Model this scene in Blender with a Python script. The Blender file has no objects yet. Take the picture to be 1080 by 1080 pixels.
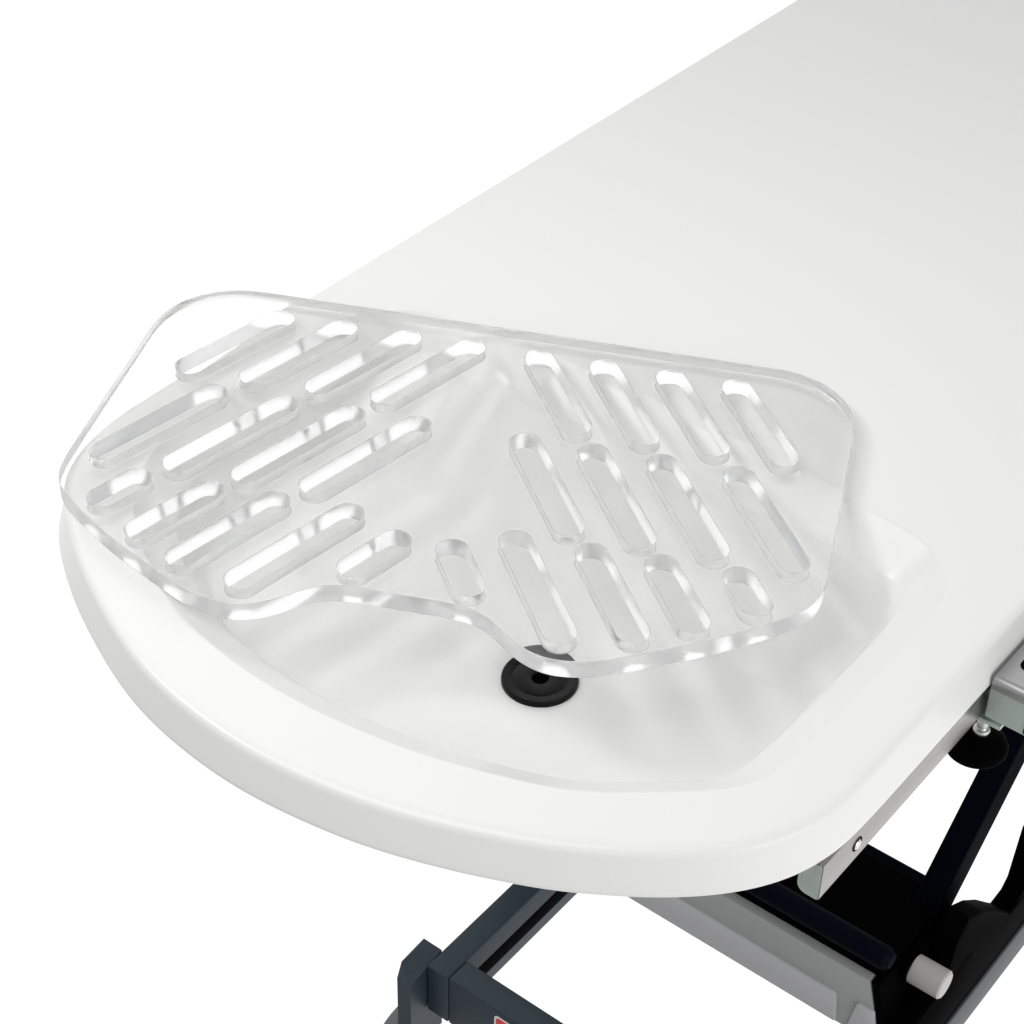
import bpy, bmesh, math
from math import sin, cos, pi, radians, hypot, atan2
from mathutils import Vector, Matrix

S = bpy.context.scene
COL = S.collection

# ------------------------------------------------------------------ helpers
def mat(name, base, rough=0.4, metal=0.0, spec=0.5, coat=0.0, bump=0.0, bscale=300.0, bstretch=(1, 1, 1), rvar=0.0, cvar=0.0, vscale=6.0):
    m = bpy.data.materials.new(name); m.use_nodes = True
    n = m.node_tree.nodes; l = m.node_tree.links
    b = n['Principled BSDF']
    b.inputs['Base Color'].default_value = (*base, 1)
    b.inputs['Roughness'].default_value = rough
    b.inputs['Metallic'].default_value = metal
    b.inputs['Specular IOR Level'].default_value = spec
    b.inputs['Coat Weight'].default_value = coat
    tc = n.new('ShaderNodeTexCoord')
    if rvar or cvar:
        nz = n.new('ShaderNodeTexNoise'); nz.inputs['Scale'].default_value = vscale; nz.inputs['Detail'].default_value = 6
        mp = n.new('ShaderNodeMapping'); mp.inputs['Scale'].default_value = bstretch
        l.new(tc.outputs['Object'], mp.inputs['Vector']); l.new(mp.outputs[0], nz.inputs['Vector'])
        if rvar:
            r = n.new('ShaderNodeMapRange'); r.inputs['From Min'].default_value = 0.3; r.inputs['From Max'].default_value = 0.7
            r.inputs['To Min'].default_value = max(0.02, rough - rvar); r.inputs['To Max'].default_value = rough + rvar
            l.new(nz.outputs['Fac'], r.inputs['Value']); l.new(r.outputs[0], b.inputs['Roughness'])
        if cvar:
            mx = n.new('ShaderNodeMix'); mx.data_type = 'RGBA'
            mx.inputs['A'].default_value = (*[c * (1 - cvar) for c in base], 1)
            mx.inputs['B'].default_value = (*[min(1, c * (1 + cvar)) for c in base], 1)
            l.new(nz.outputs['Fac'], mx.inputs['Factor']); l.new(mx.outputs['Result'], b.inputs['Base Color'])
    if bump:
        nz2 = n.new('ShaderNodeTexNoise'); nz2.inputs['Scale'].default_value = bscale; nz2.inputs['Detail'].default_value = 3
        mp2 = n.new('ShaderNodeMapping'); mp2.inputs['Scale'].default_value = bstretch
        l.new(tc.outputs['Object'], mp2.inputs['Vector']); l.new(mp2.outputs[0], nz2.inputs['Vector'])
        bp = n.new('ShaderNodeBump'); bp.inputs['Strength'].default_value = bump; bp.inputs['Distance'].default_value = 0.001
        l.new(nz2.outputs['Fac'], bp.inputs['Height']); l.new(bp.outputs[0], b.inputs['Normal'])
    return m

def link(name, bm, m, parent=None, sharp=None):
    bmesh.ops.recalc_face_normals(bm, faces=bm.faces)
    me = bpy.data.meshes.new(name); bm.to_mesh(me); bm.free()
    me.materials.append(m)
    for p in me.polygons: p.use_smooth = True
    me.set_sharp_from_angle(angle=radians(sharp if sharp is not None else 32))
    o = bpy.data.objects.new(name, me); COL.objects.link(o)
    if parent: o.parent = parent
    return o

def bevel(bm, w, seg=3):
    bmesh.ops.bevel(bm, geom=list(bm.edges), offset=w, offset_type='OFFSET', segments=seg, profile=0.5, affect='EDGES', clamp_overlap=True)

def box(lo, hi, bv=0.0, seg=3):
    bm = bmesh.new()
    c = [(a + b) / 2 for a, b in zip(lo, hi)]; d = [b - a for a, b in zip(lo, hi)]
    bmesh.ops.create_cube(bm, size=1, matrix=Matrix.Translation(c) @ Matrix.Diagonal((*d, 1)))
    if bv: bevel(bm, bv, seg)
    return bm

def join(*bms):
    out = bmesh.new()
    for b in bms:
        me = bpy.data.meshes.new('tmp'); b.to_mesh(me); b.free(); out.from_mesh(me); bpy.data.meshes.remove(me)
    return out

def prism(pts, a, b, axis='y', bv=0.0, seg=2):
    """polygon pts extruded along an axis from a to b"""
    bm = bmesh.new()
    def P(p, t):
        return {'x': (t, p[0], p[1]), 'y': (p[0], t, p[1]), 'z': (p[0], p[1], t)}[axis]
    A = [bm.verts.new(P(p, a)) for p in pts]; B = [bm.verts.new(P(p, b)) for p in pts]
    bm.faces.new(A); bm.faces.new(B[::-1])
    for i in range(len(pts)):
        j = (i + 1) % len(pts); bm.faces.new((A[i], B[i], B[j], A[j]))
    bmesh.ops.recalc_face_normals(bm, faces=bm.faces)
    if bv: bevel(bm, bv, seg)
    return bm

def lathe(prof, origin, axis=(0, 0, 1), n=64):
    """prof: list of (radius, height)"""
    bm = bmesh.new()
    q = Vector((0, 0, 1)).rotation_difference(Vector(axis))
    rings = []
    for r, h in prof:
        if r < 1e-6:
            rings.append([bm.verts.new(Vector(origin) + q @ Vector((0, 0, h)))])
        else:
            rings.append([bm.verts.new(Vector(origin) + q @ Vector((r * cos(2 * pi * k / n), r * sin(2 * pi * k / n), h))) for k in range(n)])
    for R, T in zip(rings, rings[1:]):
        for k in range(n):
            j = (k + 1) % n
            if len(R) == 1 and len(T) == 1: continue
            if len(R) == 1: bm.faces.new((R[0], T[k], T[j]))
            elif len(T) == 1: bm.faces.new((R[k], R[j], T[0]))
            else: bm.faces.new((R[k], R[j], T[j], T[k]))
    return bm

def rounded(pts, r, n=6):
    """round the corners of a polygon, r one radius or one per corner"""
    out = []
    N = len(pts)
    for i in range(N):
        a, b, c = Vector(pts[i - 1]), Vector(pts[i]), Vector(pts[(i + 1) % N])
        rr = r[i] if isinstance(r, (list, tuple)) else r
        u = (a - b).normalized(); v = (c - b).normalized()
        ang = u.angle(v)
        if rr <= 0 or abs(ang - pi) < 0.02:
            out.append((b.x, b.y)); continue
        d = min(rr / math.tan(ang / 2), 0.49 * (a - b).length, 0.49 * (c - b).length)
        rr = d * math.tan(ang / 2)
        cen = b + (u + v).normalized() * (rr / sin(ang / 2))
        p0 = b + u * d; p1 = b + v * d
        a0 = atan2(*(p0 - cen).yx); a1 = atan2(*(p1 - cen).yx)
        da = (a1 - a0 + pi) % (2 * pi) - pi
        for k in range(n + 1):
            t = a0 + da * k / n
            out.append((cen.x + rr * cos(t), cen.y + rr * sin(t)))
    return out

def catmull(P, per=8):
    out = []
    for i in range(len(P) - 1):
        p0 = P[max(i - 1, 0)]; p1 = P[i]; p2 = P[i + 1]; p3 = P[min(i + 2, len(P) - 1)]
        for k in range(per):
            t = k / per
            out.append(tuple(0.5 * ((2 * b) + (-a + c) * t + (2 * a - 5 * b + 4 * c - d) * t * t + (-a + 3 * b - 3 * c + d) * t ** 3) for a, b, c, d in zip(p0, p1, p2, p3)))
    out.append(tuple(P[-1]))
    return out

def resample(P, n, closed=False):
    Q = list(P) + ([P[0]] if closed else [])
    L = [0]
    for a, b in zip(Q, Q[1:]): L.append(L[-1] + hypot(b[0] - a[0], b[1] - a[1]))
    m = n if closed else n - 1
    out = []; j = 0
    for k in range(n):
        s = L[-1] * k / m
        while j < len(L) - 2 and L[j + 1] < s: j += 1
        t = (s - L[j]) / max(L[j + 1] - L[j], 1e-12)
        out.append((Q[j][0] + (Q[j + 1][0] - Q[j][0]) * t, Q[j][1] + (Q[j + 1][1] - Q[j][1]) * t))
    return out

def smooth(P, it, closed=False):
    P = [tuple(p) for p in P]
    for _ in range(it):
        N = len(P)
        P = [P[i] if (not closed and i in (0, N - 1)) else
             tuple(0.5 * P[i][k] + 0.25 * (P[i - 1][k] + P[(i + 1) % N][k]) for k in (0, 1)) for i in range(N)]
    return P

def offset(P, d, closed=True):
    """move a counter-clockwise polygon inwards by d"""
    N = len(P); out = []
    for i in range(N):
        a = P[i - 1] if (closed or i) else P[i]; c = P[(i + 1) % N] if (closed or i < N - 1) else P[i]
        tx, ty = c[0] - a[0], c[1] - a[1]; L = hypot(tx, ty) or 1
        out.append((P[i][0] - ty / L * d, P[i][1] + tx / L * d))
    return out

def sstep(t): t = max(0, min(1, t)); return t * t * (3 - 2 * t)
def ccw(P):
    A = sum(a[0] * b[1] - b[0] * a[1] for a, b in zip(P, P[1:] + P[:1]))
    return P if A > 0 else P[::-1]

# ------------------------------------------------------------------ materials
M_white = mat('white_gelcoat', (0.87, 0.87, 0.862), rough=0.28, spec=0.42)
M_zinc = mat('zinc_plated_steel', (0.33, 0.325, 0.315), rough=0.30, metal=0.95, rvar=0.12, cvar=0.30, vscale=14, bump=0.1, bscale=90, bstretch=(6, 0.25, 6))
M_zgreen = mat('passivated_zinc', (0.50, 0.57, 0.51), rough=0.5, metal=0.65, rvar=0.1, cvar=0.2, vscale=40, bump=0.08, bscale=220)
M_bolt = mat('bright_zinc_bolt', (0.72, 0.72, 0.70), rough=0.25, metal=1.0)
M_navy = mat('navy_powder_coat', (0.022, 0.036, 0.050), rough=0.48, spec=0.32, bump=0.08, bscale=900, cvar=0.08)
M_black_navy = mat('dark_navy_paint', (0.0012, 0.0016, 0.0045), rough=0.6, spec=0.02, bump=0.05, bscale=900)
M_black = mat('black_rubber', (0.0008, 0.0008, 0.0010), rough=0.7, spec=0.015)
M_plug = mat('black_moulded_plastic', (0.0022, 0.0022, 0.0026), rough=0.28, spec=0.16, bump=0.12, bscale=700)
M_grey = mat('grey_plastic', (0.38, 0.385, 0.385), rough=0.5, spec=0.3, bump=0.05, bscale=700)
M_lgrey = mat('light_grey_plastic', (0.54, 0.54, 0.55), rough=0.5, spec=0.3, bump=0.05, bscale=700)
M_steelgrey = mat('grey_painted_steel', (0.085, 0.088, 0.094), rough=0.5, spec=0.3)
M_nylon = mat('white_nylon', (0.50, 0.49, 0.48), rough=0.45)
M_tyre = mat('pale_grey_rubber', (0.16, 0.18, 0.18), rough=0.6)
M_red = mat('red_vinyl', (0.72, 0.02, 0.035), rough=0.35)
M_wvin = mat('white_vinyl', (0.80, 0.80, 0.80), rough=0.35)

def acrylic(name, rough, haze):
    m = bpy.data.materials.new(name); m.use_nodes = True
    n = m.node_tree.nodes; l = m.node_tree.links
    n.remove(n['Principled BSDF'])
    g = n.new('ShaderNodeBsdfGlass'); g.inputs['IOR'].default_value = 1.29; g.inputs['Roughness'].default_value = rough
    g.inputs['Color'].default_value = (0.995, 0.995, 0.995, 1)
    d = n.new('ShaderNodeBsdfDiffuse'); d.inputs['Color'].default_value = (0.97, 0.97, 0.97, 1)
    t = n.new('ShaderNodeBsdfTranslucent'); t.inputs['Color'].default_value = (0.98, 0.98, 0.98, 1)
    m1 = n.new('ShaderNodeMixShader'); m1.inputs[0].default_value = 0.5
    l.new(d.outputs[0], m1.inputs[1]); l.new(t.outputs[0], m1.inputs[2])
    m2 = n.new('ShaderNodeMixShader'); m2.inputs[0].default_value = haze
    l.new(g.outputs[0], m2.inputs[1]); l.new(m1.outputs[0], m2.inputs[2])
    l.new(m2.outputs[0], n['Material Output'].inputs['Surface'])
    return m
M_acryl = acrylic('clear_acrylic', 0.0, 0.035)
M_edge = acrylic('milled_acrylic_edge', 0.27, 0.32)

# ------------------------------------------------------------------ treatment table
table = bpy.data.objects.new('treatment_table', None); COL.objects.link(table)
table.location = (0, 0.9, -0.98)
table['label'] = 'white treatment table with a rounded basin end on a dark navy lifting frame'
table['category'] = 'table'
def part(name, bm, m, parent=None, sharp=None):
    o = link(name, bm, m, None, sharp)
    par = parent or table
    o.parent = par
    off = par.matrix_world_loc if hasattr(par, 'matrix_world_loc') else None
    base = Vector(table.location)
    if par is table:
        o.data.transform(Matrix.Translation(-base))
    else:
        o.data.transform(Matrix.Translation(-base))
    return o

YB = 2.05      # far end of the table
HW = 0.37
front = [(-.37, .34), (-.3705, .245), (-.3675, .207), (-.359, .172), (-.347, .145), (-.333, .126), (-.299, .097), (-.226, .054), (-.122, .013), (-.018, 0), (.076, .010), (.148, .0305),
         (.219, .061), (.259, .0845), (.292, .108), (.321, .134), (.343, .161), (.357, .187), (.3655, .213), (.3695, .25), (.37, .34)]
front = smooth(resample(catmull(front, 10), 181), 12)
outline = front + [(HW, y) for y in (.45, .6, .75, .95, 1.2, 1.5, 1.8)] + rounded([(HW, YB), (-HW, YB)] , 0) + [(-HW, y) for y in (1.8, 1.5, 1.2, .95, .75, .6, .45)]
# round the two far corners
def corner(cx, cy, r, a0, a1, n=10): return [(cx + r * cos(a0 + (a1 - a0) * k / n), cy + r * sin(a0 + (a1 - a0) * k / n)) for k in range(n + 1)]
outline = front + [(HW, y) for y in (.45, .6, .75, .95, 1.2, 1.5, 1.8)] + corner(HW - .05, YB - .05, .05, 0, pi / 2) + corner(-HW + .05, YB - .05, .05, pi / 2, pi) + [(-HW, y) for y in (1.8, 1.5, 1.2, .95, .75, .6, .45)]
outline = ccw(outline)

rim = [(.3095, .30), (.3095, .40), (.3085, .452), (.304, .480), (.296, .500), (.282, .515), (.264, .525), (.236, .531), (.13, .536), (0, .538), (-.13, .536), (-.236, .531), (-.264, .525), (-.282, .515), (-.296, .500), (-.304, .480), (-.3085, .452), (-.3095, .40), (-.3095, .30),
       (-.309, .262), (-.303, .222), (-.288, .184), (-.262, .150), (-.222, .119), (-.170, .092), (-.121, .0775), (-.074, .070), (-.028, .0685), (.024, .072), (.10, .086), (.193, .1195), (.243, .155), (.291, .199), (.304, .227), (.309, .262)]
rim = ccw(smooth(resample(catmull(rim + [rim[0]], 8)[:-1], 420, True), 14, True))
NR = len(rim)

def build_top():
    bm = bmesh.new()
    prof = [(.0195, 0.0), (.0160, -.0001), (.0140, -.0004), (.0122, -.0010), (.0106, -.0020), (.0094, -.0034), (.0086, -.0052), (.0080, -.0075), (.0062, -.0140), (.0040, -.0220),
            (.0012, -.0325), (.0006, -.0350), (.0010, -.0366), (.0024, -.0377), (.005, -.038), (.03, -.038)]
    loops = []
    for d, z in prof:
        sc = lambda p: 1 if p[0] > -.36 else 1 - .62 * sstep((p[1] - .26) / .2)      # the straight left flank has a tighter edge
        full = offset(outline, d)
        loops.append([bm.verts.new((q[0] + (p[0] - q[0]) * sc(q), q[1] + (p[1] - q[1]) * sc(q), z * (sc(q) if z > -.02 else 1))) for p, q in zip(full, outline)])
    N = len(outline)
    for A, B in zip(loops, loops[1:]):
        for i in range(N):
            j = (i + 1) % N; bm.faces.new((A[i], A[j], B[j], B[i]))
    # basin mouth: support ring and small rounded lip
    r0 = [bm.verts.new((*p, 0)) for p in offset(rim, -.0045)]
    r1 = [bm.verts.new((*p, 0)) for p in offset(rim, -.0035)]
    for i in range(NR):
        j = (i + 1) % NR; bm.faces.new((r0[i], r0[j], r1[j], r1[i]))
    bm.edges.ensure_lookup_table()
    def loop_edges(L): return [bm.edges.get((L[i], L[(i + 1) % len(L)])) for i in range(len(L))]
    bmesh.ops.triangle_fill(bm, use_beauty=True, use_dissolve=False, edges=loop_edges(loops[0]) + loop_edges(r0))
    return bm

def set_normals_flat_top(o):
    me = o.data
    nm = [Vector(v.normal) for v in me.vertices]
    zt = -table.location.z
    for i, v in enumerate(me.vertices):
        if abs(v.co.z - zt) < 5e-5: nm[i] = Vector((0, 0, 1))
    me.normals_split_custom_set_from_vertices([tuple(n) for n in nm])

top = part('table_top', build_top(), M_white, sharp=180)
set_normals_flat_top(top)

# --- basin: one moulded surface below the rim
LEDGE_D, LEDGE_Z = 0.0325, -0.0250
def smin(a, b, k):
    h = max(k - abs(a - b), 0) / k
    return min(a, b) - h * h * k * 0.25
def smax(a, b, k): return -smin(-a, -b, k)
ledge_loop = offset(rim, LEDGE_D)
for _ in range(2): ledge_loop = smooth(ledge_loop, 3, True)
DX, DY = 0.072, 0.262
def floor_z(x, y):
    f = -0.0705 - 0.004 * max(0, 1 - hypot(x - DX, y - DY) / 0.22)
    ramp = -0.0705 + (y - 0.374) * (0.0440 / 0.117)
    return smax(f, ramp, 0.0015) 
def wall_z(d):      # d: distance inwards from the ledge edge
    return LEDGE_Z - 0.0025 - 2.6 * d
def seg_dist(P, poly):
    x, y = P; best = 1e9
    for i in range(len(poly)):
        ax, ay = poly[i]; bx, by = poly[(i + 1) % len(poly)]
        dx, dy = bx - ax, by - ay
        t = max(0, min(1, ((x - ax) * dx + (y - ay) * dy) / (dx * dx + dy * dy + 1e-15)))
        best = min(best, (x - ax - dx * t) ** 2 + (y - ay - dy * t) ** 2)
    return math.sqrt(best)
coarse = ledge_loop[::4]
def basin_z(x, y):
    d = seg_dist((x, y), coarse)
    z = floor_z(x, y)
    if d < .06: z = smax(wall_z(d), z, .016)
    return min(z, LEDGE_Z - min(d, .004) * .55)
def build_basin():
    bm = bmesh.new()
    loops = []
    lip = [(-.0035, 0.0), (-.0016, -.0001), (-.0006, -.0004), (.0003, -.0010), (.0016, -.0020)]
    for d, z in lip: loops.append([bm.verts.new((*p, z)) for p in offset(rim, d)])
    for t in (.3, .55, .8, .93):
        d = .002 + (LEDGE_D - .0) * t - .002 * t
        loops.append([bm.verts.new((*p, -.0024 + (LEDGE_Z + .0024 + .0006) * t)) for p in offset(rim, d)])
    loops.append([bm.verts.new((*p, LEDGE_Z)) for p in ledge_loop])
    cx = sum(p[0] for p in ledge_loop) / NR; cy = sum(p[1] for p in ledge_loop) / NR
    ts = [.9965, .993, .989, .984, .979, .974, .968, .962, .955, .948, .94, .932, .924, .915, .905, .895, .885, .875] + [.875 * (1 - k / 110) for k in range(1, 110)]
    for t in ts:
        loops.append([bm.verts.new((x, y, basin_z(x, y))) for x, y in [(cx + (p[0] - cx) * t, cy + (p[1] - cy) * t) for p in ledge_loop]])
    for A, B in zip(loops, loops[1:]):
        for i in range(NR):
            j = (i + 1) % NR; bm.faces.new((A[i], A[j], B[j], B[i]))
    c = bm.verts.new((cx, cy, floor_z(cx, cy)))
    for i in range(NR): bm.faces.new((loops[-1][i], loops[-1][(i + 1) % NR], c))
    return bm
basin = part('basin', build_basin(), M_white, sharp=180)

# --- drain in the basin floor
dz = floor_z(DX, DY)
drain = part('drain_plug', lathe([(.0068, .0004), (.0068, .0026), (.0074, .0034), (.0085, .0037), (.0120, .0035), (.0208, .0041), (.0216, .0038), (.0222, .0038), (.0229, .0043), (.0258, .0046), (.0284, .0054), (.0300, .0053), (.0309, .0042), (.0313, .0020), (.0313, -.0010), (.0290, -.002)], (DX, DY, dz), n=96), M_plug)
hole = part('drain_hole', lathe([(0, .0008), (.0064, .0008), (.0069, .0015)], (DX, DY, dz), n=48), M_black, drain)

# --- zinc rails under the table top
RZ0, RZ1 = -.0745, -.0385
def rail(x0, x1, y0, y1):
    s = 1 if x0 > 0 else -1
    return prism(rounded([(x0, RZ0), (x1, RZ0), (x1, RZ1), (x0, RZ1)], [.008, .0015, .0015, .0015], 4), y0, y1, 'y')
rr = part('side_rail', rail(.3475, .3665, .2085, 1.98), M_zinc)
part('rail_end', prism(rounded([(.3485, RZ0 + .001), (.3655, RZ0 + .001), (.3655, RZ1 - .001), (.3485, RZ1 - .001)], [.0075, .001, .001, .001], 4), .2072, .2090, 'y'), M_zgreen, rr)
part('rail_screw', join(lathe([(0, .0012), (.0036, .0012), (.0044, .0004), (.0044, -.001)], (.3668, .2580, -.0575), (1, 0, 0), 32),
                        prism(rounded([(.2545, -.0545), (.2595, -.0525), (.2595, -.0505), (.2535, -.0525)], .0004, 2), .3662, .3669, 'x')), M_bolt, rr)
hs = part('screw_slot', lathe([(.0046, .0001), (.0056, .0006), (.0064, .0001)], (.3668, .2580, -.0570), (1, 0, 0), 32), M_black_navy, rr)
rl = part('side_rail', rail(-.3665, -.3475, .2085, 1.98), M_zinc)

# --- side bracket with its rounded cover, tab, stud and rubber foot
br = part('side_bracket', join(box((.3700, .4490, -.0700), (.4330, .4530, -.0385), .0006), box((.3700, .4530, -.0700), (.3740, .60, -.0405), .0006)), M_zgreen)
part('bracket_seam', box((.4035, .4481, -.068), (.4043, .4495, -.0390)), M_black, br)
part('bracket_cover', prism(rounded([(.4465, -.0395), (.4465, -.0265), (.62, -.0265), (.62, -.0395)], [.004, .0120, .002, .002], 8), .3710, .4600, 'x', .0008), mat('brushed_grey_steel', (0.33, 0.33, 0.335), rough=0.38, metal=0.7, cvar=0.1, vscale=20, bump=0.06, bscale=120, bstretch=(0.3, 5, 5)), br)
part('cover_bolt', join(lathe([(0, .004), (.0045, .004), (.0055, .003), (.0055, 0)], (.392, .500, -.0265), (0, 0, 1), 6), lathe([(0, .003), (.0055, .003), (.0065, .002), (.0065, 0)], (.402, .484, -.0265), (0, 0, 1), 24)), M_bolt, br)
part('cover_recess', prism(rounded([(.380, .470), (.412, .470), (.412, .540), (.380, .540)], .006), -.0267, -.0259, 'z'), M_black_navy, br)
part('bracket_tab', prism([(.361, .450), (.3845, .450), (.3845, .478), (.361, .478)], -.0785, -.0745, 'z', .0006), M_zgreen, br)
st = part('stud', lathe([(.0046, .012), (.0046, -.014), (.0066, -.0145), (.0072, -.0165), (.0066, -.0190), (.004, -.0195)], (.3640, .466, -.0850), n=40), M_bolt)
part('rubber_foot', lathe([(0, .002), (.0085, .0015), (.0100, .0002), (.0120, -.0010), (.0200, -.0052), (.0250, -.0092), (.0262, -.0120), (.0262, -.0150), (.0250, -.0170), (.020, -.018), (0, -.018)], (.3620, .466, -.1060), n=64), M_black, st)

# --- scissor arms: square tubes at 45 degrees (top face  z = y - 1.462 )
def arm(x0, x1, y_lo, y_hi, th=.048):
    k = th * 2 ** .5
    return prism([(y_lo, y_lo - 1.462), (y_hi, y_hi - 1.462), (y_hi, y_hi - 1.462 - k), (y_lo + k * .5, y_lo - 1.462 - k * .5)], x0, x1, 'x', .0025, 2)
part('scissor_arm', arm(.219, .250, .715, 1.40), M_black_navy)
def arm_back(x0, x1):
    k = .034
    return prism([(1.44, -.79 + k), (.80, -.11 + k), (.80, -.11 - k), (1.44, -.79 - k)], x0, x1, 'x', .0025, 2)
part('top_cross_beam', box((-.346, 1.33, -.100), (.346, 1.40, -.0395), .003), M_black_navy)

# --- cross tube, roller, lower drive cover
part('cross_beam', box((-.25, .800, -.845), (.215, .86, -.7430), .006), M_black_navy)
part('push_tube', lathe([(0, 0), (.013, 0), (.0135, .001), (.0135, .500), (.009, .506), (0, .508)], (-.255, .668, -.674), (1, 0, 0), 40), mat('navy_gloss_tube', (0.0016, 0.0028, 0.007), rough=0.45, spec=0.03))
part('roller', lathe([(0, 0), (.0150, 0), (.0170, .0025), (.0170, .0390), (.0150, .0410), (0, .0410)], (.258, .712, -.719), (1, 0, 0), 48), M_nylon)
dc = part('drive_cover', prism(rounded([(-.29, -.791), (.262, -.791), (.238, -.699), (-.29, -.699)], .003), .650, .687, 'y', .003), M_grey)
part('cover_lid', box((-.285, .6605, -.6985), (.246, .798, -.690), .002), M_black)
part('cover_end', join(prism([(.2632, -.7925), (.300, -.7925), (.290, -.752), (.2535, -.752)], .6500, .80, 'y', .001), prism([(.2534, -.7515), (.2634, -.7515), (.2496, -.6985), (.2396, -.6985)], .6500, .691, 'y', .001)), M_black, dc)
part('cover_end', join(box((.2425, .6915, -.86), (.2595, .80, -.702)), box((.2200, .801, -.90), (.2610, .845, -.775))), M_black, dc)
part('cover_panel', prism(rounded([(-.27, -.7885), (.208, -.7885), (.203, -.744), (-.27, -.744)], [.002, .002, .009, .002]), .6470, .6510, 'y', .0008), M_lgrey, dc)
part('cover_panel', prism(rounded([(.222, -.7885), (.258, -.7885), (.2505, -.739), (.230, -.739)], [.002, .002, .004, .004]), .6470, .6510, 'y', .0008), M_lgrey, dc)
part('side_cover', prism([(.735, -.872), (1.10, -.872), (1.10, -.780), (.950, -.780), (.902, -.782), (.878, -.758), (.845, -.724), (.806, -.690), (.765, -.664), (.745, -.690), (.735, -.770)], .262, .2895, 'x', .003), M_black)
part('arm_pivot', prism(rounded([(.90, -.80), (1.10, -.80), (1.10, -.50), (.945, -.690), (.935, -.765)], .004), .264, .2880, 'x', .003), M_black)

# --- base frame
ZB = -.85
lb = part('base_beam', box((-.222, .462, -.930), (-.1905, 1.60, ZB), .0022), M_navy)
part('beam_groove', box((-.1925, .500, -.9080), (-.1895, 1.59, -.8850), .0008), M_black, lb)
xb = part('base_beam', box((-.1900, .4625, -.930), (.2900, .4965, ZB + .0006), .0022), M_navy)
part('base_beam', box((.2700, .4970, -.905), (.2925, 1.60, ZB), .0022), M_steelgrey)
part('base_beam', box((-.1900, 1.56, -.911), (.2690, 1.60, ZB), .0022), M_navy)
def post(sx, x_in, x_out, y0, y1):
    w = abs(x_out - x_in)
    pts = [(x_in, y0), (x_in, y1), (x_out, y1), (x_out, y0 + .016), (x_out + (x_in - x_out) * .25, y0)]
    bm = bmesh.new()
    lo = [bm.verts.new((x, y, -.985)) for x, y in pts]
    zt = [ZB - .006 if i in (3, 4) else ZB + .001 for i in range(5)]
    hi = [bm.verts.new((x, y, z)) for (x, y), z in zip(pts, [-.862, -.8495, -.8495, -.8530, -.862])]
    bm.faces.new(lo); bm.faces.new(hi[::-1])
    for i in range(5):
        j = (i + 1) % 5; bm.faces.new((lo[i], hi[i], hi[j], lo[j]))
    bmesh.ops.recalc_face_normals(bm, faces=bm.faces)
    bmesh.ops.triangulate(bm, faces=[f for f in bm.faces if len(f.verts) == 5])
    return bm
part('corner_post', post(-1, -.2228, -.2500, .434, .490), M_navy, sharp=20)
part('corner_post', box((.2935, .434, -.985), (.322, .490, -.862), .002), M_navy)
def castor(x, y, z=-.985):
    w = part('castor_wheel', lathe([(0, -.014), (.030, -.014), (.040, -.016), (.050, -.013), (.054, -.006), (.054, .006), (.050, .013), (.040, .016), (.030, .014), (0, .014)], (x, y, z), (1, 0, 0), 64), M_tyre)
    part('wheel_cap', lathe([(0, .003), (.020, .002), (.028, -.001)], (x + .0155, y, z), (1, 0, 0), 40), M_lgrey, w)
    return w
castor(-.262, .470, -1.025); castor(.335, .50, -1.025); castor(.281, 1.50, -1.02); castor(-.262, 1.56, -.955)
sk = part('warning_label', prism(rounded([(-.1215, -.906), (-.066, -.906), (-.066, -.8580), (-.1215, -.8580)], .006, 8), .4618, .4623, 'y'), M_wvin)
part('red_field', prism(rounded([(-.1185, -.903), (-.069, -.903), (-.069, -.8610), (-.1185, -.8610)], .004, 8), .4612, .4617, 'y'), M_red, sk)

# ------------------------------------------------------------------ acrylic drain plate
TH, CU, T = 0.43953, 0.071405, 0.0165
plate_half = [(0, .1815), (.046, .1815), (.066, .176), (.082, .1625), (.097, .149), (.1185, .139), (.140, .1395), (.166, .1475), (.189, .1605), (.219, .178), (.243, .1925), (.279, .219), (.300, .237), (.3105, .250), (.3155, .272), (.3165, .32), (.3165, .38), (.3165, .44), (.3165, .488), (.3115, .512), (.299, .533), (.2795, .5495), (.258, .5575), (.235, .5595), (.16, .5595), (.08, .5595), (0, .5595)]
slots = []
t60 = math.tan(radians(59.5))
for lx in (-.2625, -.2035, -.1435, -.0845): slots.append(((lx, .431), (lx + .090 / t60, .521)))
for lx in (-.2880, -.2235, -.1645, -.1060): slots.append(((lx, .297), (lx + .099 / t60, .396)))
for (lx, ly) in ((-.2660, .2385), (-.2220, .2080), (-.1795, .1850), (-.1260, .1705)): slots.append(((lx, ly), (lx + (.267 - ly) / t60, .267)))
slots.append(((-.0460, .2055), (-.0460 + .038 / t60, .2435)))
slots = slots + [((-a[0], a[1]), (-b[0], b[1])) for a, b in slots]
RS = 0.0130
def slot_loop(a, b, r, n=24):
    ang = atan2(b[1] - a[1], b[0] - a[0])
    return [(b[0] + r * cos(ang - pi / 2 + pi * k / n), b[1] + r * sin(ang - pi / 2 + pi * k / n)) for k in range(n + 1)] + \
           [(a[0] + r * cos(ang + pi / 2 + pi * k / n), a[1] + r * sin(ang + pi / 2 + pi * k / n)) for k in range(n + 1)]
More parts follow.
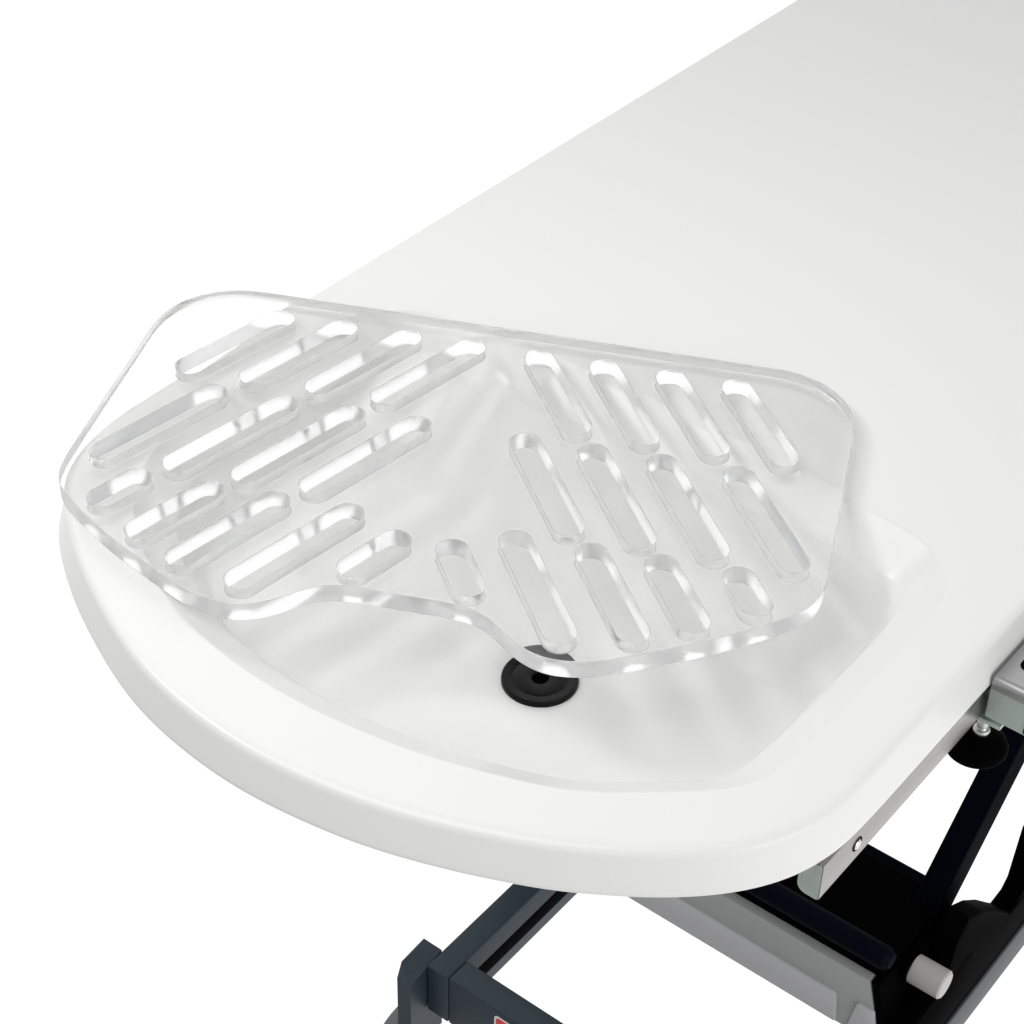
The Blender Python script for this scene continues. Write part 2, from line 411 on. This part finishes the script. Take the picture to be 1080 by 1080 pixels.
def build_plate():
    bm = bmesh.new()
    half = smooth(resample(catmull(plate_half, 10), 220), 12)
    out = half + [(-x, y) for x, y in half[-2:0:-1]]
    out = ccw(out)
    ch = .0007
    levels = [(ch, T), (ch * .3, T - ch * .3), (0, T - ch), (0, ch), (ch * .3, ch * .3), (ch, 0)]
    def ring(fn):
        L = [[bm.verts.new((*p, z)) for p in fn(d)] for d, z in levels]
        N = len(L[0])
        for A, B in zip(L, L[1:]):
            for i in range(N):
                j = (i + 1) % N; bm.faces.new((A[i], A[j], B[j], B[i]))
        return L
    rings = [ring(lambda d: offset(out, d))]
    for a, b in slots: rings.append(ring(lambda d, a=a, b=b: slot_loop(a, b, RS + d)))
    for k in (0, -1):
        ed = []
        for L in rings:
            R = L[k]
            ed += [bm.edges.get((R[i], R[(i + 1) % len(R)])) for i in range(len(R))]
        bmesh.ops.triangle_fill(bm, use_beauty=True, use_dissolve=False, edges=ed)
    return bm
plate = link('drain_plate', build_plate(), M_acryl, sharp=50)
plate.data.materials.append(M_edge)
for p in plate.data.polygons:
    if abs(p.normal.z) > 0.999: p.use_smooth = False
    else: p.material_index = 1
plate.rotation_euler = (0, 0, TH)
plate.location = (cos(TH) * CU + 0.0018, sin(TH) * CU - 0.0025, 0.0005)
plate['label'] = 'clear acrylic plate with rows of slanted slots lying askew over the basin'
plate['category'] = 'drain plate'

# ------------------------------------------------------------------ light
w = bpy.data.worlds.new('World'); S.world = w; w.use_nodes = True
n = w.node_tree.nodes; l = w.node_tree.links
bg = n['Background']
tc = n.new('ShaderNodeTexCoord')
def dot_ramp(vec, stops):
    d = n.new('ShaderNodeVectorMath'); d.operation = 'DOT_PRODUCT'; d.inputs[1].default_value = Vector(vec).normalized()
    l.new(tc.outputs['Generated'], d.inputs[0])
    mr = n.new('ShaderNodeMapRange'); mr.inputs['From Min'].default_value = -1; mr.inputs['From Max'].default_value = 1
    l.new(d.outputs['Value'], mr.inputs['Value'])
    r = n.new('ShaderNodeValToRGB'); r.color_ramp.interpolation = 'EASE'
    e = r.color_ramp.elements
    while len(e) < len(stops): e.new(0.5)
    for el, (p, v) in zip(e, stops):
        el.position = (p + 1) / 2; el.color = (*(v if isinstance(v, tuple) else (v, v, v)), 1)
    l.new(mr.outputs[0], r.inputs['Fac'])
    return r
# white sweep behind and below the table, dimmer studio overhead and behind the camera
ramp = dot_ramp((-0.22, -0.90, -0.40), [(-1.0, 1.0), (0.20, 1.0), (0.45, 0.70), (0.85, 0.40)])
ramp2 = dot_ramp((-0.15, 0.25, 1.0), [(-1.0, 1.0), (-0.1, 1.0), (0.25, 0.50), (1.0, 0.22)])
mul = n.new('ShaderNodeMix'); mul.data_type = 'RGBA'; mul.blend_type = 'MULTIPLY'; mul.inputs['Factor'].default_value = 1
l.new(ramp.outputs['Color'], mul.inputs['A']); l.new(ramp2.outputs['Color'], mul.inputs['B'])
l.new(mul.outputs['Result'], bg.inputs['Color'])
bg.inputs['Strength'].default_value = 1.06

def area(name, loc, target, size, power, color=(1, 1, 1), sy=None):
    d = bpy.data.lights.new(name, 'AREA'); d.energy = power; d.color = color
    d.shape = 'RECTANGLE' if sy else 'DISK'; d.size = size
    if sy: d.size_y = sy
    o = bpy.data.objects.new(name, d); COL.objects.link(o); o.location = loc
    o.rotation_euler = (Vector(target) - Vector(loc)).to_track_quat('-Z', 'Y').to_euler()
    return o
area('key_softbox', (-1.5, -0.35, 1.75), (0, .3, 0), .5, 10)
area('top_softbox', (-0.20, -0.35, 1.5), (0, .2, 0), 1.2, 11, sy=1.1)
area('side_softbox', (3.0, 0.1, 0.55), (0.3, .4, -.05), 2.0, 21, sy=1.6)
area('added_back_fill', (-2.2, 3.2, 3.0), (0, .3, 0), 6.5, 64, sy=2.3)  # added lamp without a known source, its reflection brightens the clear plate

# ------------------------------------------------------------------ camera
cam = bpy.data.cameras.new('camera'); co = bpy.data.objects.new('camera', cam); COL.objects.link(co)
yaw, pitch, roll = -0.62894108, 0.67715911, 0.04108955
f = Vector((sin(yaw) * cos(pitch), cos(yaw) * cos(pitch), -sin(pitch)))
r = f.cross(Vector((0, 0, 1))).normalized(); u = r.cross(f)
r2 = cos(roll) * r + sin(roll) * u; u2 = -sin(roll) * r + cos(roll) * u
co.matrix_world = Matrix(((r2.x, u2.x, -f.x, 0.79082), (r2.y, u2.y, -f.y, -0.71532), (r2.z, u2.z, -f.z, 1.07414), (0, 0, 0, 1)))
cam.sensor_width = 36; cam.lens = 2200.75 / 1080 * 36; cam.shift_x = -45.146 / 1080
cam.clip_end = 100; cam.clip_start = 0.01
S.camera = co

# ------------------------------------------------------------------ render
S.render.engine = 'CYCLES'
S.cycles.use_denoising = True
S.cycles.max_bounces = 48; S.cycles.transmission_bounces = 48; S.cycles.glossy_bounces = 16; S.cycles.diffuse_bounces = 6
S.cycles.caustics_refractive = True; S.cycles.caustics_reflective = True
S.cycles.sample_clamp_indirect = 0
S.view_settings.view_transform = 'Standard'; S.view_settings.look = 'None'
S.view_settings.exposure = 0.05; S.view_settings.gamma = 1
S.view_settings.use_curve_mapping = False
